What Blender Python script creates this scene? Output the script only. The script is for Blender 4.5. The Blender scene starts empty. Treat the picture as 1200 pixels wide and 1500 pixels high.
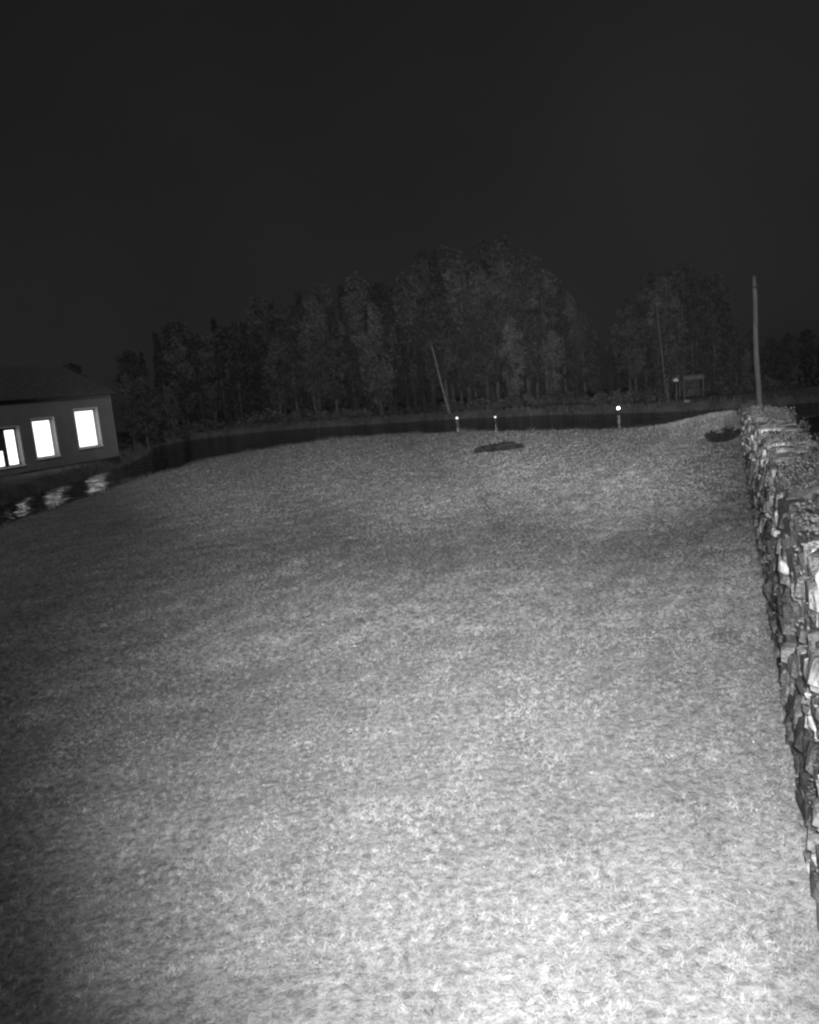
import bpy, bmesh, math, random
import numpy as np
from mathutils import Vector, Matrix, noise as mnoise

random.seed(7); rng = np.random.default_rng(7)
S = bpy.context.scene
C = S.collection
R_ = math.radians

# ------------------------------------------------------------------ camera
F = 1150.0; PITCH = math.atan(190/1150.0); ROLL = 0.09; H = 3.0
fw = Vector((0, math.cos(PITCH), -math.sin(PITCH)))
r0 = Vector((1, 0, 0)); u0 = r0.cross(fw)
rt = math.cos(ROLL)*r0 - math.sin(ROLL)*u0
up = math.sin(ROLL)*r0 + math.cos(ROLL)*u0
cd = bpy.data.cameras.new('camera'); cam = bpy.data.objects.new('camera', cd); C.objects.link(cam)
cd.sensor_fit = 'HORIZONTAL'; cd.sensor_width = 36; cd.lens = 36*F/1200
cd.clip_start = 0.05; cd.clip_end = 3000
cam.matrix_world = Matrix(((rt.x, up.x, -fw.x, 0), (rt.y, up.y, -fw.y, 0), (rt.z, up.z, -fw.z, H), (0, 0, 0, 1)))
S.camera = cam

def ray(x, y):                      # direction of a photo pixel (1200x1500), forward component 1
    return (fw*F + rt*(x-600) + up*(750-y))/F
def onz(x, y, z=0.0):
    d = ray(x, y); k = (z-H)/d.z
    return Vector((d.x*k, d.y*k, z))
def atD(x, y, D):
    return ray(x, y)*D + Vector((0, 0, H))

# ------------------------------------------------------------------ light
SUN_EL, SUN_AZ = R_(34), R_(150)    # direction of the added faint fill, from behind the camera
w = bpy.data.worlds.new('World'); S.world = w; w.use_nodes = True
nt = w.node_tree; nt.nodes.clear()
sky = nt.nodes.new('ShaderNodeTexSky'); sky.sky_type = 'NISHITA'; sky.sun_disc = False
sky.sun_elevation = SUN_EL; sky.sun_rotation = SUN_AZ
bw = nt.nodes.new('ShaderNodeRGBToBW'); bg = nt.nodes.new('ShaderNodeBackground'); wo = nt.nodes.new('ShaderNodeOutputWorld')
gm = nt.nodes.new('ShaderNodeMath'); gm.operation = 'POWER'; gm.inputs[1].default_value = 0.45
nt.links.new(sky.outputs[0], bw.inputs[0]); nt.links.new(bw.outputs[0], gm.inputs[0]); tcw = nt.nodes.new('ShaderNodeTexCoord'); cn = nt.nodes.new('ShaderNodeTexNoise'); cn.inputs['Scale'].default_value = 2.2; cn.inputs['Detail'].default_value = 5
cr = nt.nodes.new('ShaderNodeMapRange'); cr.inputs['From Min'].default_value = .3; cr.inputs['From Max'].default_value = .7; cr.inputs['To Min'].default_value = .82; cr.inputs['To Max'].default_value = 1.22
cm = nt.nodes.new('ShaderNodeMath'); cm.operation = 'MULTIPLY'          # thin night cloud
nt.links.new(tcw.outputs['Generated'], cn.inputs[0]); nt.links.new(cn.outputs[0], cr.inputs[0])
nt.links.new(gm.outputs[0], cm.inputs[0]); nt.links.new(cr.outputs[0], cm.inputs[1]); nt.links.new(cm.outputs[0], bg.inputs[0])
bg.inputs[1].default_value = 0.0064
nt.links.new(bg.outputs[0], wo.inputs[0])

sd = bpy.data.lights.new('fill_sun', 'SUN'); sd.energy = 0.44; sd.angle = R_(12); sd.color = (1, 1, 1)  # added soft fill for an even base level, no such source in view
so = bpy.data.objects.new('fill_sun', sd); C.objects.link(so)
sdir = Vector((math.sin(SUN_AZ)*math.cos(SUN_EL), math.cos(SUN_AZ)*math.cos(SUN_EL), math.sin(SUN_EL)))
so.rotation_euler = sdir.to_track_quat('Z', 'Y').to_euler()

# the infrared lamps built round the watching camera's lens
def ir_lamp(px, py, half, power, loc=(0.06, -0.04, 3.10)):
    l = bpy.data.lights.new('infrared_lamp', 'SPOT'); l.energy = power; l.spot_size = R_(2*half); l.spot_blend = 1.0
    l.shadow_soft_size = 0.05; l.color = (1, 1, 1)
    o = bpy.data.objects.new('infrared_lamp', l); C.objects.link(o); o.location = loc
    o.rotation_euler = (-ray(px, py)).to_track_quat('Z', 'Y').to_euler()
ir_lamp(340, 520, 14.5, 23000)
ir_lamp(620, 520, 15, 30000)
ir_lamp(880, 495, 15.5, 40000)
ir_lamp(700, 620, 30, 3300)
ir_lamp(775, 985, 37.5, 3900)

S.view_settings.view_transform = 'Standard'; S.view_settings.look = 'None'
S.view_settings.exposure = 0; S.view_settings.gamma = 1; S.view_settings.use_curve_mapping = False
S.render.engine = 'CYCLES'
S.cycles.pixel_filter_type = 'BLACKMAN_HARRIS'; S.cycles.filter_width = 2.4

# ------------------------------------------------------------------ materials
def mat(name, v, rough=0.9, var=0.35, scale=6.0, bump=0.0, bscale=None, spec=0.3, stretch=None, objrand=0.0, detail=5):
    m = bpy.data.materials.new(name); m.use_nodes = True
    n = m.node_tree.nodes; L = m.node_tree.links; b = n['Principled BSDF']
    b.inputs['Roughness'].default_value = rough
    b.inputs['Specular IOR Level'].default_value = spec
    tc = n.new('ShaderNodeTexCoord'); mp = n.new('ShaderNodeMapping')
    L.new(tc.outputs['Object'], mp.inputs[0])
    if stretch: mp.inputs['Scale'].default_value = stretch
    nz = n.new('ShaderNodeTexNoise'); nz.inputs['Scale'].default_value = scale; nz.inputs['Detail'].default_value = detail
    L.new(mp.outputs[0], nz.inputs[0])
    mr = n.new('ShaderNodeMapRange'); mr.inputs['From Min'].default_value = 0.3; mr.inputs['From Max'].default_value = 0.7
    mr.inputs['To Min'].default_value = v*(1-var); mr.inputs['To Max'].default_value = v*(1+var)
    L.new(nz.outputs[0], mr.inputs[0]); out = mr.outputs[0]
    if objrand:
        oi = n.new('ShaderNodeObjectInfo'); m2 = n.new('ShaderNodeMapRange')
        m2.inputs['To Min'].default_value = 1-objrand; m2.inputs['To Max'].default_value = 1+objrand
        L.new(oi.outputs['Random'], m2.inputs[0]); mu = n.new('ShaderNodeMath'); mu.operation = 'MULTIPLY'
        L.new(out, mu.inputs[0]); L.new(m2.outputs[0], mu.inputs[1]); out = mu.outputs[0]
    L.new(out, b.inputs['Base Color'])
    if bump:
        n2 = n.new('ShaderNodeTexNoise'); n2.inputs['Scale'].default_value = bscale or scale*3; n2.inputs['Detail'].default_value = 6
        L.new(mp.outputs[0], n2.inputs[0]); bu = n.new('ShaderNodeBump'); bu.inputs['Strength'].default_value = bump
        bu.inputs['Distance'].default_value = 0.05
        L.new(n2.outputs[0], bu.inputs['Height']); L.new(bu.outputs[0], b.inputs['Normal'])
    return m
def emit(name, s, base=0.8):
    m = bpy.data.materials.new(name); m.use_nodes = True; b = m.node_tree.nodes['Principled BSDF']
    b.inputs['Base Color'].default_value = (base, base, base, 1); b.inputs['Emission Color'].default_value = (1, 1, 1, 1)
    b.inputs['Emission Strength'].default_value = s; return m

M_stone = [mat('stone_dark', .10, .95, .5, 9, .8, spec=.08), mat('stone_mid', .19, .95, .45, 8, .8, spec=.08),
           mat('stone_grey', .27, .9, .4, 7, .7, spec=.08), mat('stone_pale', .45, .9, .3, 6, .6, spec=.08)]
M_rock = mat('rock_dark', .028, .9, .5, 4, .8)
M_boulder = mat('boulder_pale', .5, .9, .4, 3, .6)
M_core = mat('wall_core', .04, 1, .5, 10, .5)
M_moss = mat('moss', .22, 1, .5, 8, .3)
M_creep = mat('creeper', .17, 1, .4, 5)
M_ivy = mat('ivy', .11, 1, .6, 5, spec=.05)
M_grass = mat('grass_blade', .30, .95, .58, 16, detail=8, spec=.05)
M_leaf = mat('fallen_leaf', .48, .8, .35, 9)
M_leaf_dark = mat('fallen_leaf_dark', .14, .8, .35, 9)
M_wall = mat('render_wall', .22, .95, .12, 1.2, .2, 20)
M_trim = mat('painted_trim', .7, .6, .08, 4)
M_roof = mat('roof_tile', .10, .9, .3, 5, .5)
M_plinth = mat('plinth_stone', .05, .95, .4, 3, .7)
M_dark = mat('dark_frame', .06, .6, .2, 4)
M_wood = mat('weathered_wood', .10, .9, .35, 3, .5, 20, stretch=(1, 1, .1))
M_pole = mat('pole_wood', .13, .9, .3, 4, .6, 25, stretch=(1, 1, .06))
M_bark = mat('bark_dark', .09, .95, .5, 5, .9, 12, stretch=(1, 1, .3))
M_birch = mat('bark_birch', .17, .85, .45, 4, .5, 10, stretch=(.3, .3, 3))
M_fol_a = mat('foliage_leafy', .074, .9, .35, .6, objrand=.12, spec=.1)
M_fol_b = mat('foliage_conifer', .06, .9, .35, .6, objrand=.12, spec=.1)
M_fol_c = mat('foliage_willow', .115, .9, .35, .6, objrand=.12, spec=.1)
M_shrub = mat('foliage_shrub', .09, .85, .5, 2, objrand=.3)
M_juniper = mat('foliage_juniper', .022, .9, .4, 3)
M_reed = mat('reed', .12, .9, .5, 2)
M_window = emit('lit_window', 1.9)
M_lamp = emit('lamp_glow', 11.0)
M_lamp_dim = emit('lamp_glow_dim', 1.05)
M_metal = mat('lamp_metal', .03, .5, .2, 4)

def add_streaks(m, rots):
    n = m.node_tree.nodes; L = m.node_tree.links; b = n['Principled BSDF']; src = b.inputs['Base Color'].links[0].from_socket
    g = n.new('ShaderNodeNewGeometry')
    for rot, st, amp in rots:
        r1 = n.new('ShaderNodeMapping'); r1.inputs['Rotation'].default_value = (0, 0, -R_(rot)); L.new(g.outputs['Position'], r1.inputs[0])
        r2 = n.new('ShaderNodeMapping'); r2.inputs['Scale'].default_value = st; L.new(r1.outputs[0], r2.inputs[0])
        t = n.new('ShaderNodeTexNoise'); t.inputs['Scale'].default_value = 1; t.inputs['Detail'].default_value = 3; L.new(r2.outputs[0], t.inputs[0])
        r = n.new('ShaderNodeMapRange'); r.inputs['From Min'].default_value = .3; r.inputs['From Max'].default_value = .7
        r.inputs['To Min'].default_value = 1-amp; r.inputs['To Max'].default_value = 1+amp; L.new(t.outputs[0], r.inputs[0])
        q = n.new('ShaderNodeMath'); q.operation = 'MULTIPLY'; L.new(src, q.inputs[0]); L.new(r.outputs[0], q.inputs[1]); src = q.outputs[0]
    L.new(src, b.inputs['Base Color'])
add_streaks(M_grass, ((60, (.12, 2.2, 1), .23), (2, (.35, 2.4, 1), .17), (0, (2.6, 2.6, 1), .17), (0, (.4, .4, 1), .06)))

# lawn
def lawn_material():
    m = bpy.data.materials.new('lawn_soil_and_grass'); m.use_nodes = True
    n = m.node_tree.nodes; L = m.node_tree.links; b = n['Principled BSDF']
    b.inputs['Roughness'].default_value = 1; b.inputs['Specular IOR Level'].default_value = .1
    g = n.new('ShaderNodeNewGeometry')
    def nz(scale, detail=4, st=(1, 1, 1), rot=0, rough=.55):
        mp = n.new('ShaderNodeMapping'); mp.inputs['Scale'].default_value = st; mp.inputs['Rotation'].default_value = (0, 0, rot)
        t = n.new('ShaderNodeTexNoise'); t.inputs['Scale'].default_value = scale; t.inputs['Detail'].default_value = detail
        t.inputs['Roughness'].default_value = rough
        L.new(g.outputs['Position'], mp.inputs[0]); L.new(mp.outputs[0], t.inputs[0]); return t.outputs[0]
    def rng_(s, a, b_, lo=.3, hi=.7, clamp=True):
        r = n.new('ShaderNodeMapRange'); r.clamp = clamp; r.inputs['From Min'].default_value = lo; r.inputs['From Max'].default_value = hi
        r.inputs['To Min'].default_value = a; r.inputs['To Max'].default_value = b_; L.new(s, r.inputs[0]); return r.outputs[0]
    def mul(a, c):
        q = n.new('ShaderNodeMath'); q.operation = 'MULTIPLY'; L.new(a, q.inputs[0]); L.new(c, q.inputs[1]); return q.outputs[0]
    fine = nz(16, 6, rough=.7)
    v = rng_(fine, .62, 1.42)
    v = mul(v, rng_(nz(2.3, 5), .88, 1.12))
    v = mul(v, rng_(nz(.22, 4), .93, 1.07))
    v = mul(v, rng_(nz(1.0, 4, (1.9, .12, 1), R_(24)), .86, 1.14))       # mowing lines
    v = mul(v, rng_(nz(1.0, 4, (.14, 1.6, 1), R_(8)), .86, 1.14))
    sp = nz(9.0, 2, rough=.5)
    v = mul(v, rng_(sp, 1.0, 1.9, .66, .74))                              # pale clover and leaf litter
    base = n.new('ShaderNodeMath'); base.operation = 'MULTIPLY'; base.inputs[1].default_value = .36; L.new(v, base.inputs[0])
    # dark bare soil on the far side of the wall and on the river bank
    sx = n.new('ShaderNodeSeparateXYZ'); L.new(g.outputs['Position'], sx.inputs[0])
    k = n.new('ShaderNodeMath'); k.operation = 'MULTIPLY_ADD'; L.new(sx.outputs['Y'], k.inputs[0]); k.inputs[1].default_value = -.415; L.new(sx.outputs['X'], k.inputs[2])
    far = rng_(k.outputs[0], 0, 1, .72, .86)
    bank = rng_(sx.outputs['Z'], 1, 0, -.30, -.10)
    mx = n.new('ShaderNodeMath'); mx.operation = 'MAXIMUM'; L.new(far, mx.inputs[0]); L.new(bank, mx.inputs[1])
    mix = n.new('ShaderNodeMix'); L.new(mx.outputs[0], mix.inputs[0]); L.new(base.outputs[0], mix.inputs[2]); mix.inputs[3].default_value = .035
    L.new(mix.outputs[0], b.inputs['Base Color'])
    bu = n.new('ShaderNodeBump'); bu.inputs['Strength'].default_value = .75; bu.inputs['Distance'].default_value = .06
    L.new(nz(11, 6, rough=.7), bu.inputs['Height']); L.new(bu.outputs[0], b.inputs['Normal'])
    return m
M_lawn = lawn_material()
M_bank = mat('far_bank_grass', .10, 1, .5, .8, .6, 5)

def water_material():
    m = bpy.data.materials.new('river_water'); m.use_nodes = True
    n = m.node_tree.nodes; L = m.node_tree.links; b = n['Principled BSDF']
    b.inputs['Base Color'].default_value = (.008, .008, .008, 1); b.inputs['Roughness'].default_value = .06; b.inputs['IOR'].default_value = 1.33
    g = n.new('ShaderNodeNewGeometry'); mp = n.new('ShaderNodeMapping'); mp.inputs['Scale'].default_value = (.28, 1.7, 1)
    L.new(g.outputs['Position'], mp.inputs[0])
    a = n.new('ShaderNodeTexNoise'); a.inputs['Scale'].default_value = 1.3; a.inputs['Detail'].default_value = 2; L.new(mp.outputs[0], a.inputs[0])
    bu = n.new('ShaderNodeBump'); bu.inputs['Strength'].default_value = .9; bu.inputs['Distance'].default_value = .3
    L.new(a.outputs[0], bu.inputs['Height']); L.new(bu.outputs[0], b.inputs['Normal'])
    return m
M_water = water_material()

# ------------------------------------------------------------------ helpers
def mesh_obj(name, verts, faces, m, parent=None, smooth=False):
    me = bpy.data.meshes.new(name); me.from_pydata([tuple(v) for v in verts], [], [tuple(f) for f in faces])
    me.materials.append(m); me.update()
    if smooth: me.polygons.foreach_set('use_smooth', [True]*len(me.polygons))
    o = bpy.data.objects.new(name, me); C.objects.link(o)
    if parent: o.parent = parent
    return o
def quads_obj(name, co, m, parent=None, n=4):       # co: (k,n,3) separate polygons, fast path
    k = co.shape[0]; me = bpy.data.meshes.new(name)
    me.vertices.add(k*n); me.vertices.foreach_set('co', co.reshape(-1).astype(np.float32))
    me.loops.add(k*n); me.loops.foreach_set('vertex_index', np.arange(k*n, dtype=np.int32))
    me.polygons.add(k); me.polygons.foreach_set('loop_start', np.arange(0, k*n, n, dtype=np.int32))
    me.polygons.foreach_set('loop_total', np.full(k, n, dtype=np.int32))
    me.materials.append(m); me.update(calc_edges=True)
    o = bpy.data.objects.new(name, me); C.objects.link(o)
    if parent: o.parent = parent
    return o
def empty(name, loc, label, cat, group=None, rz=0):
    o = bpy.data.objects.new(name, None); C.objects.link(o); o.location = loc; o.rotation_euler = (0, 0, rz)
    o['label'] = label; o['category'] = cat
    if group: o['group'] = group
    return o
def copy_tree(o, parent=None):
    c = o.copy(); C.objects.link(c); c.parent = parent
    for ch in list(o.children): copy_tree(ch, c)
    return c
class MB:
    def __init__(s): s.v = []; s.f = []
    def add(s, v, f):
        k = len(s.v); s.v += [tuple(p) for p in v]; s.f += [tuple(i+k for i in q) for q in f]
    def box(s, a, b, M=None):
        x0, y0, z0 = a; x1, y1, z1 = b
        v = [Vector(p) for p in ((x0,y0,z0),(x1,y0,z0),(x1,y1,z0),(x0,y1,z0),(x0,y0,z1),(x1,y0,z1),(x1,y1,z1),(x0,y1,z1))]
        if M: v = [M @ p for p in v]
        s.add(v, [(0,3,2,1),(4,5,6,7),(0,1,5,4),(1,2,6,5),(2,3,7,6),(3,0,4,7)])
    def tube(s, pts, rad, n=8):
        rings = []
        for i, p in enumerate(pts):
            p = Vector(p); d = (Vector(pts[min(i+1, len(pts)-1)]) - Vector(pts[max(i-1, 0)])).normalized()
            a = d.orthogonal().normalized() if abs(d.z) < .9 else Vector((1, 0, 0)); a = (a - d*a.dot(d)).normalized(); b = d.cross(a)
            rings.append([p + (a*math.cos(2*math.pi*j/n) + b*math.sin(2*math.pi*j/n))*rad[i] for j in range(n)])
        v = [q for r in rings for q in r]; f = []
        for i in range(len(pts)-1):
            for j in range(n): f.append((i*n+j, i*n+(j+1) % n, (i+1)*n+(j+1) % n, (i+1)*n+j))
        f.append(tuple(range(n))[::-1]); f.append(tuple((len(pts)-1)*n+j for j in range(n)))
        s.add(v, f)
    def build(s, name, m, parent=None, smooth=False): return mesh_obj(name, s.v, s.f, m, parent, smooth)

# ------------------------------------------------------------------ ground
def seg_dist(px, py, poly):
    d = np.full(px.shape, 1e9)
    for (ax, ay), (bx, by) in zip(poly, poly[1:]+poly[:1]):
        vx, vy = bx-ax, by-ay; L2 = vx*vx+vy*vy+1e-9
        t = np.clip(((px-ax)*vx+(py-ay)*vy)/L2, 0, 1)
        d = np.minimum(d, np.hypot(px-ax-t*vx, py-ay-t*vy))
    return d
def inside(px, py, poly):
    r = np.zeros(px.shape, bool)
    for (ax, ay), (bx, by) in zip(poly, poly[1:]+poly[:1]):
        c = ((ay > py) != (by > py)) & (px < (bx-ax)*(py-ay)/((by-ay) if by != ay else 1e-9)+ax)
        r ^= c
    return r
def sdist(px, py, poly): return np.where(inside(px, py, poly), 1, -1)*seg_dist(px, py, poly)
def smooth_poly(p, it=2, closed=True):
    for _ in range(it):
        q = []
        for a, b in zip(p, p[1:]+p[:1]):
            q += [(a[0]*.75+b[0]*.25, a[1]*.75+b[1]*.25), (a[0]*.25+b[0]*.75, a[1]*.25+b[1]*.75)]
        p = q
    return p
shore = [(-11.8, 14), (-11.9, 22.5), (-11.7, 24.4), (-11.6, 26.7), (-11.5, 29.6), (-11.4, 33.5), (-10.8, 36.6), (-10.2, 40.9), (-7.4, 45.6), (-2.3, 49.1),
         (3.1, 44.3), (7.3, 39.3), (11.6, 34.6), (17, 33), (24, 37), (40, 42), (60, 30), (60, -30), (-14, -30)]
shore = smooth_poly(shore, 1)
def wob(x, y, s, seed=0):
    return np.array([mnoise.noise(Vector((a*s, b*s, seed))) for a, b in zip(x.ravel(), y.ravel())]).reshape(x.shape)
def mound(x, y): return .70*np.exp(-(((x-12.9)/2.3)**2+((y-30.5)/3.8)**2))
def land_z(x, y):
    s = sdist(x, y, shore) + .25*wob(x, y, .8, 3)
    t = np.clip((s+.9)/1.0, 0, 1); t = t*t*(3-2*t)
    return -1.2 + 1.2*t + (mound(x, y) + .03*wob(x, y, .25, 1) + .007*wob(x, y, 1.3, 2))*t
def polar(name, cx, cy, radii, angs, zf, m):
    A, Rr = np.meshgrid(np.array(angs), np.array(radii)); X = cx+Rr*np.sin(A); Y = cy+Rr*np.cos(A); Z = zf(X, Y)
    nr, na = X.shape; v = np.stack([X, Y, Z], -1).reshape(-1, 3)
    f = []
    for i in range(nr-1):
        for j in range(na):
            k = (j+1) % na
            f.append((i*na+j, i*na+k, (i+1)*na+k, (i+1)*na+j))
    return mesh_obj(name, v, f, m, None, True)
angs = np.concatenate([np.linspace(-34, 34, 150), np.linspace(38, 326-4, 50)])*math.pi/180
radii = np.concatenate([[.02, .6], np.geomspace(1.2, 60, 200)])
lawn = polar('lawn', 0, 0, radii, angs, land_z, M_lawn); lawn['kind'] = 'structure'

farb = [(-16.6, -30), (-16.6, 20), (-16.8, 32.2), (-17.0, 39.5), (-17.3, 47), (-19.0, 57), (-21.5, 66), (-19.5, 74), (-12.7, 77.6), (-3.5, 72.6), (4.7, 68.3), (11.3, 61.6), (15.4, 56.0),
        (18.5, 51.6), (25, 48), (34, 52), (60, 56), (300, 60), (300, 400), (-300, 400), (-300, -30)]
farb = smooth_poly(farb, 1)
def far_z(x, y):
    s = sdist(x, y, farb) + .3*wob(x, y, .5, 8)
    t = np.clip((s+.6)/1.1, 0, 1); t = t*t*(3-2*t)
    return -1.1 + 1.12*t + np.clip(s-1, 0, 60)*.03*t + .08*wob(x, y, .4, 5)*t
angs2 = np.concatenate([np.linspace(-42, 42, 190), np.linspace(48, 312, 45)])*math.pi/180
radii2 = np.concatenate([np.linspace(14, 100, 230), np.geomspace(104, 600, 14)])
fb = polar('far_bank', 0, 0, radii2, angs2, far_z, M_bank); fb['kind'] = 'structure'
wt = mesh_obj('river_water', [(-700, -300, -.5), (700, -300, -.5), (700, 700, -.5), (-700, 700, -.5)], [(0, 1, 2, 3)], M_water); wt['kind'] = 'structure'
gd = mesh_obj('ground', [(-900, -500, -1.6), (900, -500, -1.6), (900, 900, -1.6), (-900, 900, -1.6)], [(0, 1, 2, 3)], M_core); gd['kind'] = 'structure'

def lz(x, y): return float(land_z(np.array([x*1.0]), np.array([y*1.0]))[0])
def fz(x, y): return float(far_z(np.array([x*1.0]), np.array([y*1.0]))[0])

# ------------------------------------------------------------------ stone wall
WD = Vector((.3833, .9236, 0)).normalized(); WN = Vector((WD.y, -WD.x, 0))    # along, and away from the lawn
WO = Vector((.49, 0, 0)); TH = .52; WH = 1.80; W0, W1 = -2.0, 33.5
def wallM():
    return Matrix(((WD.x, WN.x, 0, WO.x), (WD.y, WN.y, 0, WO.y), (0, 0, 1, 0), (0, 0, 0, 1)))
wallr = empty('stone_wall', WO, 'rough old dry stone wall running along the right side of the lawn to the water', 'wall')
wallr.rotation_euler = (0, 0, math.atan2(WD.y, WD.x))
# local x along wall, local -y away from the lawn ; lawn face at y=0
def WHf(x): return 1.8 if x < 14.5 else 1.8-.85*min(1, (x-14.5)/14)     # the wall steps down towards the water
def face_wob(x): return .05*mnoise.noise(Vector((x*.55, 3, 0)))+.03*mnoise.noise(Vector((x*1.7, 9, 0)))
mb = MB(); n = 60
for i in range(n):
    a = W0+(W1-W0)*i/n; b = W0+(W1-W0)*(i+1)/n
    mb.box((a, -TH+.07+face_wob(a), -.2), (b, -.07+face_wob(a), WHf(a)-.12))
mb.build('wall_core', M_core, wallr)
def stone_mesh(seed, mt):
    r = random.Random(seed); bm = bmesh.new(); bmesh.ops.create_cube(bm, size=1)
    bmesh.ops.bevel(bm, geom=list(bm.edges), offset=.13, segments=1, affect='EDGES')
    for v in bm.verts:
        v.co += mnoise.noise_vector(v.co*1.7+Vector((seed*3.1, 0, 0)))*.16
    me = bpy.data.meshes.new('stone'); bm.to_mesh(me); bm.free(); me.materials.append(mt); return me
SM = {(k, j): stone_mesh(k*7+j, M_stone[j]) for k in range(6) for j in range(4)}
stones = []     # (center, scale, rot, material)
rr = random.Random(3)
def pick():
    q = rr.random(); return 0 if q < .42 else 1 if q < .72 else 2 if q < .90 else 3
z = 0.0
while z < WH-.12:
    h = rr.uniform(.075, .16); x = W0+rr.random()*.3
    if z+h > WH-.08: h = WH-z-.02
    while x < W1:
        l = rr.uniform(.11, .36)
        hh = h*rr.uniform(.86, 1.04); out = rr.uniform(-.035, .045)
        if z+h/2 < WHf(x)-.06: stones.append((Vector((x+l/2, -.09+out+face_wob(x), z+h/2-.03)), (l*.97, .26, hh), (rr.uniform(-.07, .07), rr.uniform(-.08, .08), rr.uniform(-.12, .12)), pick()))
        x += l
    z += h
# capping stones and the outer top edge
x = W0
while x < W1:
    l = rr.uniform(.16, .42); y = 0
    wd = rr.choice([(.0, .27, .52), (.0, .36, .52), (.0, .52), (.0, .18, .38, .52)])
    for a, b in zip(wd, wd[1:]):
        hh = rr.uniform(.10, .2)
        stones.append((Vector((x+l/2+rr.uniform(-.04, .04), -(a+b)/2+.02+face_wob(x), WHf(x)-.10+hh/2+rr.uniform(-.02, .02))), (l*.98, (b-a)*1.02, hh),
                       (rr.uniform(-.14, .14), rr.uniform(-.12, .12), rr.uniform(-.3, .3)), pick()))
    x += l
def shown(s):
    p = wallr_mw @ s[0]; q = p-Vector((0, 0, H)); D = q.dot(fw)
    if D < .6: return 1e6+D*-1e3
    px = 600+q.dot(rt)/D*F; py = 750-q.dot(up)/D*F
    sz = F/D
    return -sz if (px < 1215 and 500 < py < 1560 and s[0].y > -.6) else 1e5
wallr_mw = Matrix.Translation(WO) @ Matrix.Rotation(math.atan2(WD.y, WD.x), 4, 'Z')
stones.sort(key=shown)
for i, (c, sc, ro, mi) in enumerate(stones[:298]):
    o = bpy.data.objects.new('stone', SM[(i % 6, mi)]); C.objects.link(o); o.parent = wallr
    o.location = c; o.scale = sc; o.rotation_euler = ro
rest = MB(); rmi = []
for i, (c, sc, ro, mi) in enumerate(stones[298:]):
    me = SM[(i % 6, mi)]
    import mathutils
    Mx = Matrix.Translation(c) @ mathutils.Euler(ro).to_matrix().to_4x4() @ Matrix.Diagonal((*sc, 1))
    rest.add([Mx @ v.co for v in me.vertices], [tuple(p.vertices) for p in me.polygons]); rmi += [mi]*len(me.polygons)
o = rest.build('stone_courses', M_stone[0], wallr)
for m_ in M_stone[1:]: o.data.materials.append(m_)
o.data.polygons.foreach_set('material_index', rmi); o['kind'] = 'stuff'
# moss and ivy matted along the wall top
k = 60000
xs = rng.uniform(W0, W1, k); ys = -rng.uniform(-.06, TH+.03, k)
den = np.array([mnoise.noise(Vector((a*.9, b*1.6, 4)))+.6*mnoise.noise(Vector((a*3.1, b*4, 7))) for a, b in zip(xs, ys)])
keep = (den > .02+np.where(xs < 6, .28, .12)) ; xs, ys, den = xs[keep], ys[keep], den[keep]; k = len(xs)
WX = np.array([WHf(a) for a in xs]); zs = WX+.02+rng.uniform(-.03, .10, k)*(1+np.clip(den, 0, 1)*1.5) + .04
edge = rng.random(k) < .10
ys = np.where(edge, -TH-rng.uniform(-.02, .03, k), ys); zs = np.where(edge, WX-rng.uniform(-.04, .5, k), zs)
def leaf_quads(P, size, rg, flat=0.0, asp=.6):
    k = len(P); d = rg.normal(size=(k, 3)); d[:, 2] *= (1-flat); d /= np.linalg.norm(d, axis=1)[:, None]
    e = rg.normal(size=(k, 3)); e[:, 2] *= (1-flat); e -= d*(e*d).sum(1)[:, None]; e /= np.linalg.norm(e, axis=1)[:, None]+1e-9
    s = (size*rg.uniform(.6, 1.4, k))[:, None]; a = d*s; b = e*s*asp
    return np.stack([P-a, P-b*.9+a*.1, P+a, P+b*.9+a*.1], 1)
ivy = quads_obj('ivy_mat', leaf_quads(np.stack([xs, ys, zs], 1), .014, rng, .2), M_ivy)
ivy.matrix_world = wallr_mw; ivy['kind'] = 'stuff'; ivy['label'] = 'mat of small ivy leaves and moss growing on the stone wall top'; ivy['category'] = 'ivy'

k = 3600; xs = rng.uniform(W0, W1, k); zz_ = np.array([WHf(a) for a in xs])*rng.random(k)**.7
den = np.array([mnoise.noise(Vector((a*.8, b*.9, 14))) for a, b in zip(xs, zz_)]); kp = den > .0; xs, zz_ = xs[kp], zz_[kp]
ysf = np.array([face_wob(a) for a in xs])+.06+.03*rng.random(len(xs))
iv2 = quads_obj('creeper_leaves', leaf_quads(np.stack([xs, ysf, zz_], 1), .013, rng, 0, .55), M_creep); iv2.matrix_world = wallr_mw
iv2['kind'] = 'stuff'; iv2['label'] = 'pale creeper leaves speckling the lawn side of the stone wall'; iv2['category'] = 'creeper'

# ------------------------------------------------------------------ grass blades and leaf litter
def sample_lawn(k, rmin, rmax, amin=-33, amax=28, power=1.0):
    u = rng.random(k); r = (rmin**power + u*(rmax**power-rmin**power))**(1/power)
    a = np.radians(rng.uniform(amin, amax, k)); x = r*np.sin(a); y = r*np.cos(a)
    ok = (x-.415*y < .40) & (sdist(x, y, shore) > .15)
    return x[ok], y[ok]
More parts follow.
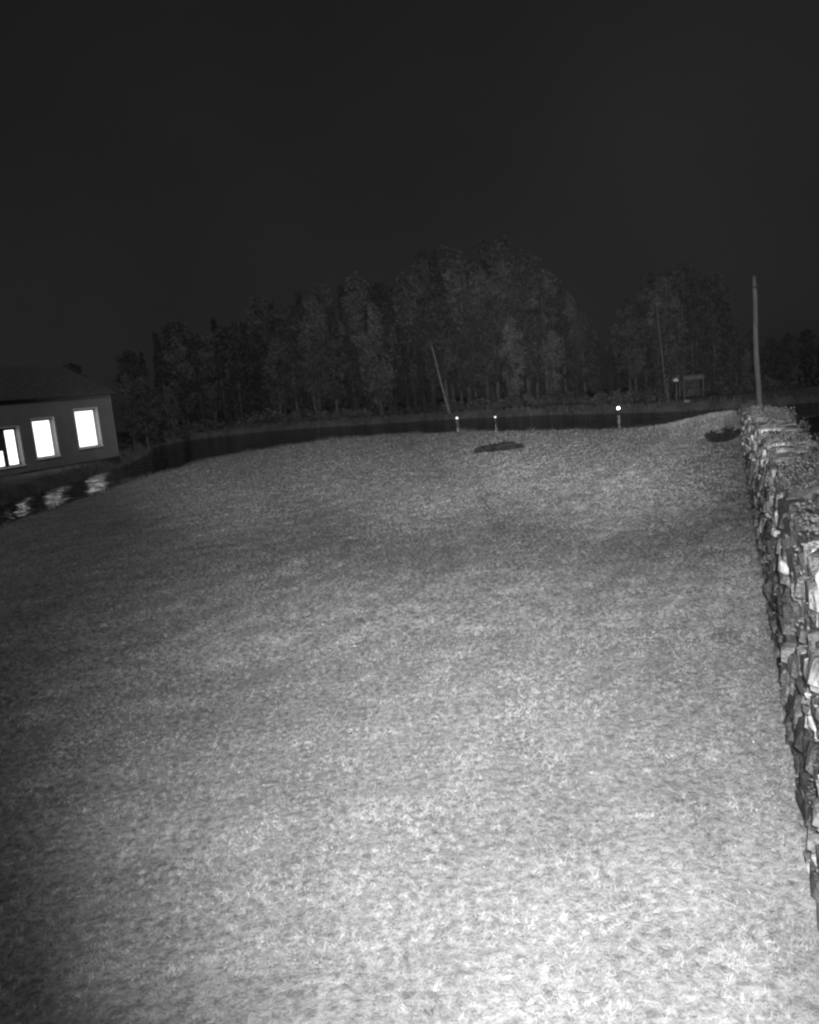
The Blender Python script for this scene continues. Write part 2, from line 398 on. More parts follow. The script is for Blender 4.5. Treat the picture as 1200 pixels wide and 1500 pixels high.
# coarse heightfield lookup
gx = np.linspace(-16, 14, 121); gy = np.linspace(0, 52, 209); GX, GY = np.meshgrid(gx, gy); GZ = land_z(GX, GY)
def zlook(x, y):
    i = np.clip((x-gx[0])/(gx[1]-gx[0]), 0, len(gx)-1.001); j = np.clip((y-gy[0])/(gy[1]-gy[0]), 0, len(gy)-1.001)
    i0 = i.astype(int); j0 = j.astype(int); a = i-i0; b = j-j0
    return (GZ[j0, i0]*(1-a)+GZ[j0, i0+1]*a)*(1-b)+(GZ[j0+1, i0]*(1-a)+GZ[j0+1, i0+1]*a)*b
xa_, ya_ = sample_lawn(230000, 3.0, 12, power=1.2); xb_, yb_ = sample_lawn(420000, 9.0, 52, power=-.6)
x = np.concatenate([xa_, xb_]); y = np.concatenate([ya_, yb_])
cl = np.array([mnoise.noise(Vector((a*2.6, b*2.6, 1)))+.5*mnoise.noise(Vector((a*8, b*8, 5))) for a, b in zip(x, y)])
kp = rng.random(len(x)) < np.clip(.72+cl*.55, .3, 1); x, y, cl = x[kp], y[kp], cl[kp]; k = len(x)
z = zlook(x, y)
hgt = (.014+.011*np.clip(cl+.3, 0, 1)+.012*rng.random(k))*(1+.01*np.hypot(x, y)); th = rng.uniform(0, 2*math.pi, k); wd = .0022+.00062*np.hypot(x, y)
ln = rng.uniform(.5, 3.0, k)*hgt; ta = rng.uniform(0, 2*math.pi, k)
base = np.stack([x, y, z-.004], 1); side = np.stack([np.cos(th), np.sin(th), np.zeros(k)], 1)*wd[:, None]
tip = base + np.stack([np.cos(ta)*ln, np.sin(ta)*ln, hgt], 1)
g = quads_obj('grass_blades', np.stack([base-side, base+side, tip], 1), M_grass, n=3)
g['kind'] = 'stuff'; g['label'] = 'short mown grass covering the near lawn'; g['category'] = 'grass'
for nm, kk, mt, sz, lab in (('fallen_leaves', 800, M_leaf, .0014, 'pale fallen leaves scattered over the near lawn'),
                            ('dark_litter', 1200, M_leaf_dark, .0020, 'dark leaf litter scattered over the near lawn')):
    x, y = sample_lawn(kk*4, 3.6, 12, -26, 27, -.2)
    cl = np.array([mnoise.noise(Vector((a*.55, b*.55, 11)))+.6*mnoise.noise(Vector((a*2.2, b*2.2, 12))) for a, b in zip(x, y)])
    kp = cl > .03+.1*rng.random(len(x)); x, y = x[kp][:kk], y[kp][:kk]; P = np.stack([x, y, zlook(x, y)+.03+.02*rng.random(len(x))], 1)
    q = quads_obj(nm, leaf_quads(P, sz*np.hypot(P[:, 0], P[:, 1]), rng, .6, .7), mt)
    q['kind'] = 'stuff'; q['label'] = lab; q['category'] = 'leaves'

# ------------------------------------------------------------------ things on the lawn
def rock(name, loc, size, m, seed, label, cat, group=None, sub=3):
    bm = bmesh.new(); bmesh.ops.create_icosphere(bm, subdivisions=sub, radius=1)
    for v in bm.verts:
        d = 1+.35*mnoise.noise(v.co*1.3+Vector((seed, 0, 0)))+.24*mnoise.noise(v.co*3.5+Vector((0, seed, 0)))+.12*mnoise.noise(v.co*8+Vector((0, 0, seed)))
        v.co = Vector((v.co.x*size[0]*d, v.co.y*size[1]*d, v.co.z*size[2]*d))
    me = bpy.data.meshes.new(name); bm.to_mesh(me); bm.free(); me.materials.append(m)
    o = bpy.data.objects.new(name, me); C.objects.link(o); o.location = loc
    o['label'] = label; o['category'] = cat
    if group: o['group'] = group
    return o
p = onz(725, 660); rk = rock('rock_outcrop', (p.x, p.y, lz(p.x, p.y)+.02), (1.0, .5, .27), M_rock, 2.3, 'long low dark rock lying out in the middle of the lawn', 'rock', sub=4)
rk.rotation_euler = (0, R_(-4), R_(8))

def blob_points(k, centers, rad, rg):
    c = centers[rg.integers(0, len(centers), k)]; d = rg.normal(size=(k, 3)); d /= np.linalg.norm(d, axis=1)[:, None]
    return c + d*(rad[rg.integers(0, len(rad), k)]*rg.random(k)**.35)[:, None]
def shrub(name, loc, size, m, seed, label, group=None, k=900, leaf=.06, cat='shrub'):
    rg = np.random.default_rng(seed); nC = 14
    cen = rg.normal(size=(nC, 3))*.42; cen[:, 2] = np.abs(cen[:, 2])*.9+.15
    P = blob_points(k, cen, np.array([.3, .22, .38]), rg); P[:, 2] = np.abs(P[:, 2])
    P = P*np.array(size)
    t = empty(name, loc, label, cat, group)
    quads_obj('foliage', leaf_quads(P, leaf, rg), m, t)
    s = MB()
    for c in cen[:7]: s.tube([(0, 0, -.1), (c[0]*.4*size[0], c[1]*.4*size[1], c[2]*.5*size[2]), tuple(c*np.array(size))], [.03, .02, .008], 5)
    s.build('stem', M_bark, t); return t
p = onz(1064, 634, .35); shrub('juniper_shrub', (p.x, p.y, lz(p.x, p.y)-.05), (.72, .42, .42), M_juniper, 5, 'low spiky dark shrub on the lawn close to the far end of the stone wall', k=2200, leaf=.05)
# tufts of long grass over the end of the wall and along the mound
k = 9000; x = rng.normal(12.6, 1.4, k); y = rng.normal(31.5, 2.2, k); ok = (sdist(x, y, shore) > .1) & (x-.415*y < .3); x, y = x[ok], y[ok]; k = len(x)
th = rng.uniform(0, 6.28, k); hh = rng.uniform(.04, .13, k); ta = rng.uniform(0, 6.28, k)
b_ = np.stack([x, y, zlook(x, y)-.02], 1); sd_ = np.stack([np.cos(th), np.sin(th), 0*th], 1)*.012
q = quads_obj('long_grass', np.stack([b_-sd_, b_+sd_, b_+np.stack([np.cos(ta)*hh*.6, np.sin(ta)*hh*.6, hh], 1)], 1), M_grass, n=3)
q['kind'] = 'stuff'; q['label'] = 'longer pale grass on the mound at the wall end'; q['category'] = 'grass'
# grass fringe on the shore edge
pts = []
for (ax, ay), (bx, by) in zip(shore, shore[1:]):
    L_ = math.hypot(bx-ax, by-ay)
    if ay < 12 or ax > 30: continue
    for _ in range(int(L_*150)):
        t_ = random.random(); pts.append((ax+(bx-ax)*t_+random.gauss(0, .16), ay+(by-ay)*t_+random.gauss(0, .16)))
a_ = np.array(pts); z_ = np.clip(land_z(a_[:, 0], a_[:, 1]), -.5, 1); k = len(a_)
th = rng.uniform(0, 6.28, k); cl = np.array([mnoise.noise(Vector((u*.7, v*.7, 2))) for u, v in a_]); hh = rng.uniform(.05, .17, k)*(1+np.clip(cl, 0, 1)*1.8); ta = rng.uniform(0, 6.28, k)
b_ = np.stack([a_[:, 0], a_[:, 1], z_-.03], 1); sd_ = np.stack([np.cos(th), np.sin(th), 0*th], 1)*.014
q = quads_obj('shore_grass', np.stack([b_-sd_, b_+sd_, b_+np.stack([np.cos(ta)*hh*.5, np.sin(ta)*hh*.5, hh], 1)], 1), M_shrub, n=3)
q['kind'] = 'stuff'; q['label'] = 'rough uncut grass fringing the edge of the lawn above the water'; q['category'] = 'grass'

# ------------------------------------------------------------------ utility pole behind the wall
pb = atD(1113.5, 640, 34.5); gz = -.1
lean = atD(1104, 405, 35.1)
t = empty('utility_pole', (pb.x, pb.y, gz), 'tall leaning bare timber pole standing behind the stone wall', 'pole')
top = Vector((lean.x-pb.x, lean.y-pb.y, lean.z-gz)); bot = Vector((0, 0, -.4))
s = MB(); N = 10
s.tube([bot.lerp(top, i/N)+Vector((.03*math.sin(i*.9), 0, 0)) for i in range(N+1)], [.135-.045*i/N for i in range(N+1)], 14); s.build('shaft', M_pole, t, True)
s = MB(); s.tube([top, top+Vector((0, 0, .05)), top+Vector((0, 0, .14))], [.115, .115, .01], 12); s.build('pole_cap', M_metal, t)
for fz_ in (.93,):
    c = bot.lerp(top, fz_)
    s = MB(); s.box((c.x-.14, c.y-.2, c.z-.03), (c.x+.14, c.y-.11, c.z+.03)); s.build('bracket', M_metal, t)

# ------------------------------------------------------------------ house
A0 = atD(0, 690, 40.0); A1 = atD(174, 668, 48.0)
hd = Vector((A1.x-A0.x, A1.y-A0.y, 0)); HL = hd.length; hd.normalize(); hn = Vector((hd.y, -hd.x, 0))   # hn: towards the river
if hn.x < 0: hn = -hn
def fac(px, py):                    # photo pixel -> (s, z) on the facade plane
    d = ray(px, py); k = (Vector((A0.x, A0.y, H))-Vector((0, 0, H))).dot(hn)/d.dot(hn); P = d*k+Vector((0, 0, H))
    return (P-Vector((A0.x, A0.y, 0))).dot(hd), P.z
house = empty('house', (A0.x, A0.y, 0), 'long low pale rendered house with lit windows on the far bank at left', 'house')
house.rotation_euler = (0, 0, math.atan2(hd.y, hd.x))
# local: x along facade, outward normal = -y or +y
sgn = 1 if (Vector((-hd.y, hd.x, 0)).dot(hn) > 0) else -1
SX0 = -7.0; SX1 = HL; EAVE = 3.92; DEP = 7.0
wins = []
for (xl, xr, ym, yt, yb) in ((-9, 31, 655, 628, 685), (50, 82, 640, 613, 670), (112, 145, 625, 598, 654)):
    s0 = fac(xl, ym)[0]; s1 = fac(xr, ym)[0]; zb = fac((xl+xr)/2+3, yb)[1]; zt = fac((xl+xr)/2-3, yt)[1]; wins.append([s0, s1, zb, zt])
def nudge(w_, c, a): return c+(w_-c)*a
mz = sum(w_[2] for w_ in wins)/3
for w_ in wins: d_ = nudge(w_[2], mz, .85)-w_[2]; w_[2] += d_; w_[3] += d_*.9
wins.append([-5.8, -4.2, wins[0][2], wins[0][3]])
wins.sort()
def Y(v): return v*sgn            # Y(0) facade plane, Y(-d) inside, Y(+d) proud
def bx(m_, x0, x1, y0, y1, z0, z1): m_.box((x0, min(Y(y0), Y(y1)), z0), (x1, max(Y(y0), Y(y1)), z1))
wm = MB(); xa = SX0
for (s0, s1, zb, zt) in wins:
    bx(wm, xa, s0, 0, -.36, 0.0, EAVE); bx(wm, s0, s1, 0, -.36, 0.0, zb); bx(wm, s0, s1, 0, -.36, zt, EAVE); xa = s1
bx(wm, xa, SX1, 0, -.36, 0.0, EAVE)
bx(wm, SX1-.36, SX1, -.361, -DEP, 0, EAVE); bx(wm, SX0, SX0+.36, -.361, -DEP, 0, EAVE); bx(wm, SX0+.361, SX1-.361, -DEP+.36, -DEP, 0, EAVE)
# gable triangles
for xg in (SX0, SX1-.36):
    y0, y1, zr = Y(0), Y(-DEP), EAVE+1.7; ym = (y0+y1)/2
    v = [(xg, y0, EAVE), (xg, y1, EAVE), (xg, ym, zr), (xg+.36, y0, EAVE), (xg+.36, y1, EAVE), (xg+.36, ym, zr)]
    wm.add(v, [(0, 1, 2), (3, 5, 4), (0, 3, 4, 1), (1, 4, 5, 2), (2, 5, 3, 0)])
wm.build('wall', M_wall, house)
pm = MB(); bx(pm, SX0-.03, SX1+.03, .06, -.3, -.7, .12); bx(pm, SX1-.33, SX1+.03, -.3, -DEP-.03, -.7, .12); pm.build('plinth', M_plinth, house)
rf = MB(); ym = -DEP/2; zr = EAVE+1.78
for (ya, za) in ((.14, EAVE-.0), (-DEP-.14, EAVE-.0)):
    x0, x1 = SX0-.3, SX1+.22
    v = [(x0, Y(ya), za), (x1, Y(ya), za), (x1, Y(ym), zr), (x0, Y(ym), zr)]; v2 = [(a, b, c+.14) for a, b, c in v]
    rf.add(v+v2, [(0, 1, 2, 3), (7, 6, 5, 4), (0, 4, 5, 1), (1, 5, 6, 2), (2, 6, 7, 3), (3, 7, 4, 0)])
rfo = rf.build('roof', M_roof, house)
# ribs of the roof sheets
rb = MB(); nr = 26
for i in range(nr):
    xr = SX0-.2+(SX1-SX0+.3)*i/(nr-1)
    v = [(xr-.03, Y(.15), EAVE+.13), (xr+.03, Y(.15), EAVE+.13), (xr+.03, Y(ym), zr+.143), (xr-.03, Y(ym), zr+.143)]; v2 = [(a, b, c+.04) for a, b, c in v]
    rb.add(v+v2, [(0, 1, 2, 3), (7, 6, 5, 4), (0, 4, 5, 1), (1, 5, 6, 2), (2, 6, 7, 3), (3, 7, 4, 0)])
rbo = rb.build('roof_seam', M_roof, rfo); rbo['kind'] = 'stuff'
ch = MB(); bx(ch, 1.5, 2.2, ym+.3, ym-.3, zr-.4, zr+.8); ch.build('chimney', M_plinth, rfo)
gt = MB(); gt.tube([(SX0-.3, Y(.22), EAVE), (SX1+.2, Y(.22), EAVE)], [.06, .06], 8); gt.build('gutter', M_roof, house)
dp = MB(); dp.tube([(SX1-.12, Y(.08), EAVE-.05), (SX1-.12, Y(.08), .15)], [.05, .05], 8); dp.build('downpipe', M_wall, house)
for wi, (s0, s1, zb, zt) in enumerate(wins):
    fr = MB(); fw_ = .07; yi = -.24
    bx(fr, s0+.001, s0+fw_, yi, yi-.07, zb+.001, zt-.001); bx(fr, s1-fw_, s1-.001, yi, yi-.07, zb+.001, zt-.001)
    bx(fr, s0+fw_, s1-fw_, yi-.001, yi-.07, zb+.001, zb+fw_); bx(fr, s0+fw_, s1-fw_, yi-.001, yi-.07, zt-.13, zt-.001)
    wo_ = fr.build('window', M_dark if wi == 1 else M_trim, house)
    if wi == 1:                    # two casements, the left one with its upper half covered
        mid = s0+(s1-s0)*.50
        m2 = MB(); bx(m2, mid-.13, mid+.13, yi+.02, yi-.08, zb+.002, zt-.002); m2.build('mullion', M_dark, wo_)
        pn = MB(); bx(pn, mid+.13, s1-fw_, yi-.03, yi-.05, zb+fw_, zt-fw_); pn.build('pane', M_window, wo_)
        pn = MB(); bx(pn, s0+fw_, mid-.13, yi-.03, yi-.05, zb+fw_, zb+(zt-zb)*.42); pn.build('pane', M_window, wo_)
        pn = MB(); bx(pn, s0+fw_, mid-.13, yi-.025, yi-.05, zb+(zt-zb)*.42+.002, zt-fw_); pn.build('blind', M_dark, wo_)
    else:
        pn = MB(); bx(pn, s0+fw_, s1-fw_, yi-.03, yi-.05, zb+fw_, zt-fw_); pn.build('pane', M_window, wo_)
    si = MB(); bx(si, s0-.08, s1+.08, .10, -.2, zb-.07, zb-.002); si.build('sill', M_trim, wo_)
    cs = MB()
    bx(cs, s1+.001, s1+.08, .025, .002, zb, zt+.06); bx(cs, s0-.06, s0-.001, .025, .002, zb, zt+.06); bx(cs, s0-.001, s1+.001, .025, .002, zt+.001, zt+.06)
    cs.build('casing', M_trim, wo_)

# ------------------------------------------------------------------ trees
def trunk_mb(h, r, lean=(0, 0), limbs=7, seed=0, top=.85, spread=.28):
    r_ = random.Random(seed); s = MB(); n_ = 7
    P = [Vector((lean[0]*(i/n_)**1.3+.02*h*r_.uniform(-.3, .3), lean[1]*(i/n_)+.02*h*r_.uniform(-.3, .3), -.4+(h*top+.4)*i/n_)) for i in range(n_+1)]
    s.tube(P, [r*(1-.85*i/n_) for i in range(n_+1)], 8)
    for q in range(limbs):
        t_ = .3+.65*q/max(1, limbs); i = t_*n_; a = P[int(i)].lerp(P[min(n_, int(i)+1)], i-int(i)); an = q*2.4+r_.random(); L_ = h*spread*(1.1-t_)*1.3
        s.tube([a, a+Vector((math.cos(an)*L_*.5, math.sin(an)*L_*.5, L_*.35)), a+Vector((math.cos(an)*L_, math.sin(an)*L_, L_*.6))], [r*.4*(1.1-t_), r*.22*(1.1-t_), r*.06], 5)
    return s
def tree_leafy(h, wd, seed, m, bark, label, group, leaf=.17, k=3600, low=.25, lean=(0, 0), droop=0):
    rg = np.random.default_rng(seed); t = empty('leafy_tree', (0, 0, 0), label, 'tree', group)
    trunk_mb(h, .022*h, lean, 8, seed, .88, .3).build('trunk', bark, t, True)
    nC = 46; cen = np.zeros((nC, 3)); u = rg.random(nC)
    zz = low+(1-low)*u; prof = np.sin(np.clip((zz-low)/(1-low), 0.06, .97)*math.pi)**.7
    an = rg.uniform(0, 6.28, nC); rr_ = wd*prof*rg.uniform(.35, 1.0, nC)
    cen[:, 0] = np.cos(an)*rr_+lean[0]*zz; cen[:, 1] = np.sin(an)*rr_+lean[1]*zz; cen[:, 2] = zz*h*.97
    P = blob_points(k, cen, np.array([.5, .8, 1.05])*wd*.34, rg)
    if droop:
        kk = rg.random(k) < .6; P[kk, 2] -= rg.random(kk.sum())**.8*droop
    P[:, 2] = np.maximum(P[:, 2], .3)
    quads_obj('crown', leaf_quads(P, leaf, rg), m, t); return t
def tree_conifer(h, wd, seed, label, group, k=4200):
    rg = np.random.default_rng(seed); t = empty('spruce_tree', (0, 0, 0), label, 'tree', group)
    s = MB(); s.tube([(0, 0, -.4), (0, 0, h*.5), (0, 0, h*.99)], [.018*h, .010*h, .01], 8); s.build('trunk', M_bark, t, True)
    nb = 95; zb = .06+.92*np.sort(rg.random(nb)); an = rg.uniform(0, 6.28, nb); L_ = wd*(1-zb)**.75*rg.uniform(.55, 1.08, nb)
    i = rg.integers(0, nb, k); u = rg.random(k)**.6
    x = np.cos(an[i])*L_[i]*u; y = np.sin(an[i])*L_[i]*u; z = zb[i]*h+u*L_[i]*(.18-.55*u)+rg.normal(0, .05, k)
    x += rg.normal(0, .10, k)*(1.1-u)*1.6; y += rg.normal(0, .10, k)*(1.1-u)*1.6; z -= rg.random(k)*.25
    quads_obj('crown', leaf_quads(np.stack([x, y, np.maximum(z, .1)], 1), .16, rg, 0, .45), M_fol_b, t); return t
GW = 'trees of the dark wood across the river'
protoL = [tree_leafy(11, 2.2, 11, M_fol_a, M_bark, 'dim broad leafy tree in the wood across the river', GW),
          tree_leafy(9.5, 1.8, 12, M_fol_a, M_bark, 'dim slim leafy tree with a bare lower trunk in the wood across the river', GW, low=.33),
          tree_leafy(12.5, 2.0, 13, M_fol_c, M_bark, 'tall greyish leafy tree in the wood across the river', GW, low=.2, droop=.8)]
protoC = [tree_conifer(12, 2.0, 21, 'dark narrow spruce in the wood across the river', GW), tree_conifer(10, 1.7, 22, 'dark narrow spruce in the wood across the river', GW)]
protos = protoL+protoC; used = set()
def put(pr, px, py_base, D, height, label=None, rz=None, base_h=None):
    P = atD(px, py_base, D)
    o = pr if pr.name not in used else copy_tree(pr); used.add(pr.name)
    bh = {0: 11, 1: 9.5, 2: 12.5, 3: 12, 4: 10}[protos.index(pr)]; sc = height/bh
    o.location = (P.x, P.y, fz(P.x, P.y)-.1); o.scale = (sc*random.uniform(.9, 1.15), sc*random.uniform(.9, 1.15), sc)
    o.rotation_euler = (0, 0, random.uniform(0, 6.28) if rz is None else rz)
    if label: o['label'] = label
    o['_z'] = float(px); return o
def horizon(x): return 561-.09*(x-600)
def topz(x):                        # skyline of the wood, pixel row by column
    K = [(150, 560), (190, 510), (260, 480), (340, 462), (430, 440), (500, 415), (560, 405), (600, 395), (640, 372), (700, 362), (770, 370), (820, 392), (850, 425), (872, 470), (888, 520),
         (912, 520), (924, 430), (950, 385), (1000, 380), (1040, 400), (1070, 450), (1100, 490), (1160, 495), (1230, 480), (1300, 480)]
    for (a, b), (c, d) in zip(K, K[1:]):
        if a <= x <= c: return b+(d-b)*(x-a)/(c-a)
    return 500
def edgeD(x):
    K = [(-200, 60), (150, 60), (240, 66), (300, 76), (400, 80), (533, 75), (667, 70), (800, 64), (906, 58), (985, 54), (1100, 53), (1300, 55)]
    for (a, b), (c, d) in zip(K, K[1:]):
        if a <= x <= c: return b+(d-b)*(x-a)/(c-a)
    return 60
def zone(x):
    for a, b in ((250, 'beside the lit house'), (340, 'in its dim left stretch'), (430, 'midway from house to pale drooping tree'), (515, 'just left of the pale drooping tree'),
                 (610, 'around the pale drooping tree'), (690, 'by the leaning birch'), (770, 'above the smallest lamp'), (860, 'left of the gap'), (940, 'at the gap by the brightest lamp'),
                 (1010, 'by the slender pale stem'), (1085, 'left of the utility pole')):
        if x < a: return b
    return 'beyond the stone wall'
rt_ = random.Random(5)
for row, (off, step, lo) in enumerate(((3.0, 27, .80), (7.5, 25, .93), (13, 30, 1.0))):
    x = 190+row*9
    while x < 1290:
        D = edgeD(x)+off+rt_.uniform(-1.2, 1.8); ty = topz(x)
        h_ = (H+(horizon(x)-ty)*D/F)*lo*rt_.uniform(.86, 1.03)
        if row == 0: h_ *= rt_.uniform(.6, 1.0)
        if not (876 < x < 926 and row == 0):
            conif = rt_.random() < (.55 if 780 < x < 1080 else .3)
            pr = protoC[rt_.randint(0, 1)] if conif else protoL[rt_.randint(0, 2)]
            o = put(pr, x, 610, D, max(2.6, h_)); del o['_z']
            kd = ('broad leafy tree', 'slim leafy tree', 'greyish drooping tree', 'dark narrow spruce', 'dark thin spruce')[protos.index(pr)]
            sz_ = 'short' if h_ < 5.5 else 'middling' if h_ < 9 else 'tall'
            o['label'] = '%s %s in the %s, %s' % (sz_, kd, ('front row', 'second row', 'rear row')[row], zone(x))
        x += step*rt_.uniform(.75, 1.25)
# dim trees beside and behind the house
GH = 'trees behind the house'
for x, D, h_ in ((196, 56, 4.6), (216, 62, 6.5), (60, 62, 6.5), (-10, 58, 6.2), (120, 66, 7)):
    o = put(protoL[rt_.randint(0, 1)], x, 640, D, h_); o['group'] = GH; del o['_z']; o['label'] = 'dim leafy tree %s' % {196: 'close to the right corner of the lit house', 216: 'second to the right of the lit house', 60: 'behind the roof above the middle lit window', -10: 'behind the left end of the house roof', 120: 'behind the roof near the right end of the house'}[x]
# pale willow like tree left of centre
P = atD(560, 612, edgeD(560)+1.5)
t = tree_leafy(10.5, 1.9, 31, M_fol_c, M_bark, 'tall pale drooping tree left of the leaning birch trunk', GW, k=3800, low=.25, droop=1.6)
t.location = (P.x, P.y, fz(P.x, P.y)-.1); t.name = 'willow_tree'
# leaning birch
def bare_birch(pxs, D, label, r=.11, twigs=5, seed=1):
    P0 = atD(pxs[0][0], pxs[0][1], D); g0 = fz(P0.x, P0.y); t_ = empty('birch_tree', (P0.x, P0.y, g0), label, 'tree')
    pts = [Vector((0, 0, min(-.2, 0)))] + [atD(a, b, D)-Vector((P0.x, P0.y, g0)) for a, b in pxs]
    s_ = MB(); n_ = len(pts); s_.tube(pts, [r*(1-.6*i/(n_-1)) for i in range(n_)], 9); s_.build('trunk', M_birch, t_, True)
    r_ = random.Random(seed); tw = MB(); rg = np.random.default_rng(seed); cen = []
    for q in range(twigs):
        a = pts[-1].lerp(pts[-2], r_.random()*.9); an = r_.uniform(0, 6.28); e = a+Vector((math.cos(an)*.9, math.sin(an)*.9, r_.uniform(.3, 1.0)))
        tw.tube([a, a.lerp(e, .5)+Vector((0, 0, .08)), e], [.03, .02, .006], 5); cen.append(tuple(e))
    tw.build('branch', M_birch, t_)
    Pk = blob_points(420, np.array(cen), np.array([.35, .55, .7]), rg); quads_obj('crown', leaf_quads(Pk, .11, rg), M_fol_a, t_)
    return t_
bare_birch([(659, 606), (654, 590), (648, 568), (642, 545), (636, 520), (631, 500)], 68.5, 'pale thin birch trunk leaning left on the far bank by the first lamp', .15, 6, 3)
bare_birch([(980, 600), (979.5, 585), (977.5, 568), (976, 555)], 54.2, 'short pale stem in front of the wood beside the timber store', .06, 3, 4)
bare_birch([(978, 598), (974, 560), (970, 520), (966, 485), (963, 455), (962, 430)], 55.5, 'slender tall birch stem showing pale high up against the dark wood', .045, 5, 6)
# shrubs along the far bank
proto_s = [shrub('bank_shrub', (0, 0, -50), (1.2, 1.0, 1.0), M_shrub, 41+i, 'low rounded shrub on the far bank at the foot of the wood', 'shrubs along the far bank', 650, .11) for i in range(3)]
us = set(); x = 215
while x < 1290:
    D = edgeD(x)+1.6+random.uniform(-.2, 1.8); P = atD(x, 610, D); pr = random.choice(proto_s)
    if not (960 < x < 1035):
        o = pr if pr.name not in us else copy_tree(pr); us.add(pr.name)
        sc = random.uniform(.55, 1.25); o.location = (P.x, P.y, fz(P.x, P.y)-.1); o.scale = (sc*1.2, sc*1.2, sc); o.rotation_euler = (0, 0, random.uniform(0, 6.28))
        o['label'] = '%s rounded shrub at the foot of the wood, %s' % ('small' if sc < .75 else 'middling' if sc < 1 else 'large', zone(x))
    x += random.uniform(16, 36)
# reeds and rough grass at the far waterline
pts = []
for (ax, ay), (bx_, by_) in zip(farb, farb[1:]):
    if ay < 10 or ay > 90 or abs(ax) > 45: continue
    L_ = math.hypot(bx_-ax, by_-ay)
    for _ in range(int(L_*70)):
        t_ = random.random(); pts.append((ax+(bx_-ax)*t_+random.gauss(0, .3), ay+(by_-ay)*t_+random.gauss(.25, .35)))
a_ = np.array(pts); z_ = np.maximum(far_z(a_[:, 0], a_[:, 1]), -.55); k = len(a_)
hh = rng.uniform(.12, .5, k); th = rng.uniform(0, 6.28, k); ta = rng.uniform(0, 6.28, k)
b_ = np.stack([a_[:, 0], a_[:, 1], z_-.03], 1); sd_ = np.stack([np.cos(th), np.sin(th), 0*th], 1)*.02
q = quads_obj('reeds', np.stack([b_-sd_, b_+sd_, b_+np.stack([np.cos(ta)*hh*.35, np.sin(ta)*hh*.35, hh], 1)], 1), M_reed, n=3)
q['kind'] = 'stuff'; q['label'] = 'rough grass and reeds along the waterline of the far bank'; q['category'] = 'reeds'

# ------------------------------------------------------------------ lamps on the far bank
def bank_lamp(px, py, D, rad, m, label, group):
    P = atD(px, py, D); g_ = fz(P.x, P.y); g_ = min(g_, P.z-rad-.12); t_ = empty('garden_lamp', (P.x, P.y, g_), label, 'lamp', group)
    zc = P.z-g_
    s_ = MB(); s_.tube([(0, 0, -.3), (0, 0, zc-rad*.8)], [.035, .03], 8); s_.build('post', M_metal, t_)
    s_ = MB(); s_.tube([(0, 0, zc-rad-.03), (0, 0, zc-rad*.75)], [.07, .09], 10); s_.build('collar', M_metal, t_)
    bm = bmesh.new(); bmesh.ops.create_uvsphere(bm, u_segments=16, v_segments=10, radius=rad)
    me = bpy.data.meshes.new('globe'); bm.to_mesh(me); bm.free(); me.materials.append(m)
    for p_ in me.polygons: p_.use_smooth = True
    o_ = bpy.data.objects.new('globe', me); C.objects.link(o_); o_.parent = t_; o_.location = (0, 0, zc); return t_
GL = 'small lit lamps on the far bank'
bank_lamp(906, 598, 54.0, .095, M_lamp, 'brightest lit globe lamp on the far bank with its streak in the water', GL)
bank_lamp(669.5, 612.5, 64.4, .11, M_lamp_dim, 'low lit lamp on the far bank at the foot of the leaning birch', GL)
bank_lamp(725.5, 611, 61.3, .085, M_lamp_dim, 'smallest lit lamp on the far bank, between the other two', GL)

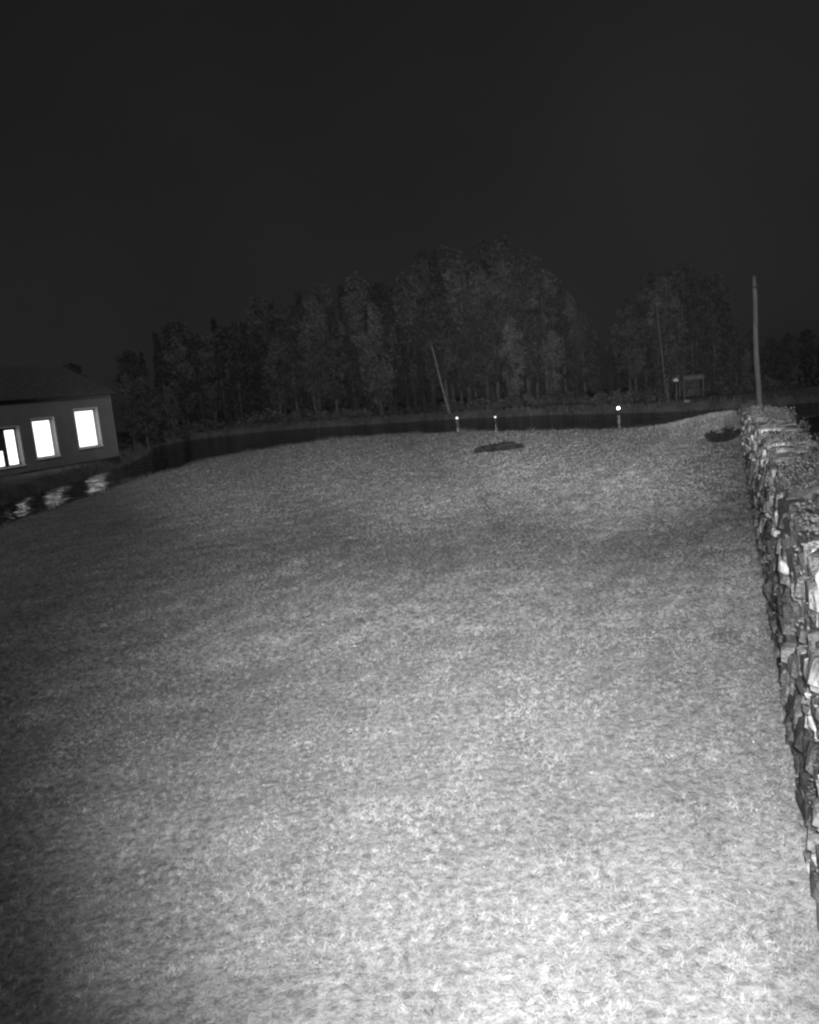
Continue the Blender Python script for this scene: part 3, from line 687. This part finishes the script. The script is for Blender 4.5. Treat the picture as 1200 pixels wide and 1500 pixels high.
# ------------------------------------------------------------------ timber shelter and stones
P = atD(1003, 600, 55.5); g_ = fz(P.x, P.y)
t = empty('timber_store', (P.x, P.y, g_), 'low open timber store with a pale front board on the far bank', 'log store')
W_ = 1.35; Hs = 1.62-g_
for a in (0, W_):
    for b in (0, .9):
        s = MB(); s.box((a-.04, b-.04, -.3), (a+.04, b+.04, Hs)); s.build('post', M_wood, t)
s = MB(); s.box((-.08, -.08, Hs-.22), (W_+.08, -.045, Hs+.03)); s.build('front_board', M_wood, t)
s = MB(); s.box((-.12, -.12, Hs+.05), (W_+.12, 1.05, Hs+.09), Matrix.Rotation(R_(-3), 4, 'X')); s.build('roof', M_roof, t)
for i in range(4):
    s = MB(); s.box((-.02, .945, .12+.3*i), (W_+.02, .97, .38+.3*i)); s.build('back_board', M_dark, t)
r_ = random.Random(2)
for i in range(4):
    for q in range(9):
        c = Vector((.12+.135*q+(.06 if i % 2 else 0), .45, .18+.13*i)); s = MB(); s.tube([c+Vector((0, -.38, 0)), c+Vector((0, .38, 0))], [.06, .06], 7); s.build('log', M_bark, t)
P = atD(992, 600, 54.6); g_ = fz(P.x, P.y); T_ = atD(992, 554, 54.6).z-g_
t = empty('box_on_post', (P.x, P.y, g_), 'pale square box on a thin post left of the timber store', 'box')
s = MB(); s.tube([(0, 0, -.3), (0, 0, T_-.2)], [.035, .03], 8); s.build('post', M_wood, t)
s = MB(); s.box((-.19, -.15, T_-.2), (.19, .15, T_+.22)); s.build('box_body', M_trim, t)
s = MB(); s.box((-.23, -.19, T_+.222), (.23, .19, T_+.26)); s.build('lid', M_wood, t)
for (px, py, sz, lab) in ((1006, 590, .24, 'upper pale round stone under the timber store'), (1011, 600, .30, 'lower pale stone at the water edge under the timber store'), (1003, 602, .17, 'smallest pale stone at the water edge under the timber store')):
    P = atD(px, py, 53.2); rock('bank_stone', (P.x, P.y, P.z), (sz, sz*.8, sz*.75), M_boulder, px*.1, lab, 'stone', 'pale stones on the far bank', 2)
    if py < 595:
        g_ = fz(P.x, P.y)
# ------------------------------------------------------------------ thin haze volume added to lift the dark tones
if 1:
    hb = MB(); hb.box((-60, -6, -2.7), (60, 130, 24)); hz = hb.build('haze', M_core)
    m = bpy.data.materials.new('black_lift_haze'); m.use_nodes = True; n = m.node_tree.nodes; n.clear()
    v = n.new('ShaderNodeVolumePrincipled'); v.inputs['Density'].default_value = 5e-6; v.inputs['Color'].default_value = (.9, .9, .9, 1); v.inputs['Anisotropy'].default_value = 0.0
    o = n.new('ShaderNodeOutputMaterial'); m.node_tree.links.new(v.outputs[0], o.inputs['Volume'])
    hz.data.materials.clear(); hz.data.materials.append(m); hz['kind'] = 'stuff'; hz['label'] = 'thin haze added over the lawn and river to lift the darks'; hz['category'] = 'haze'
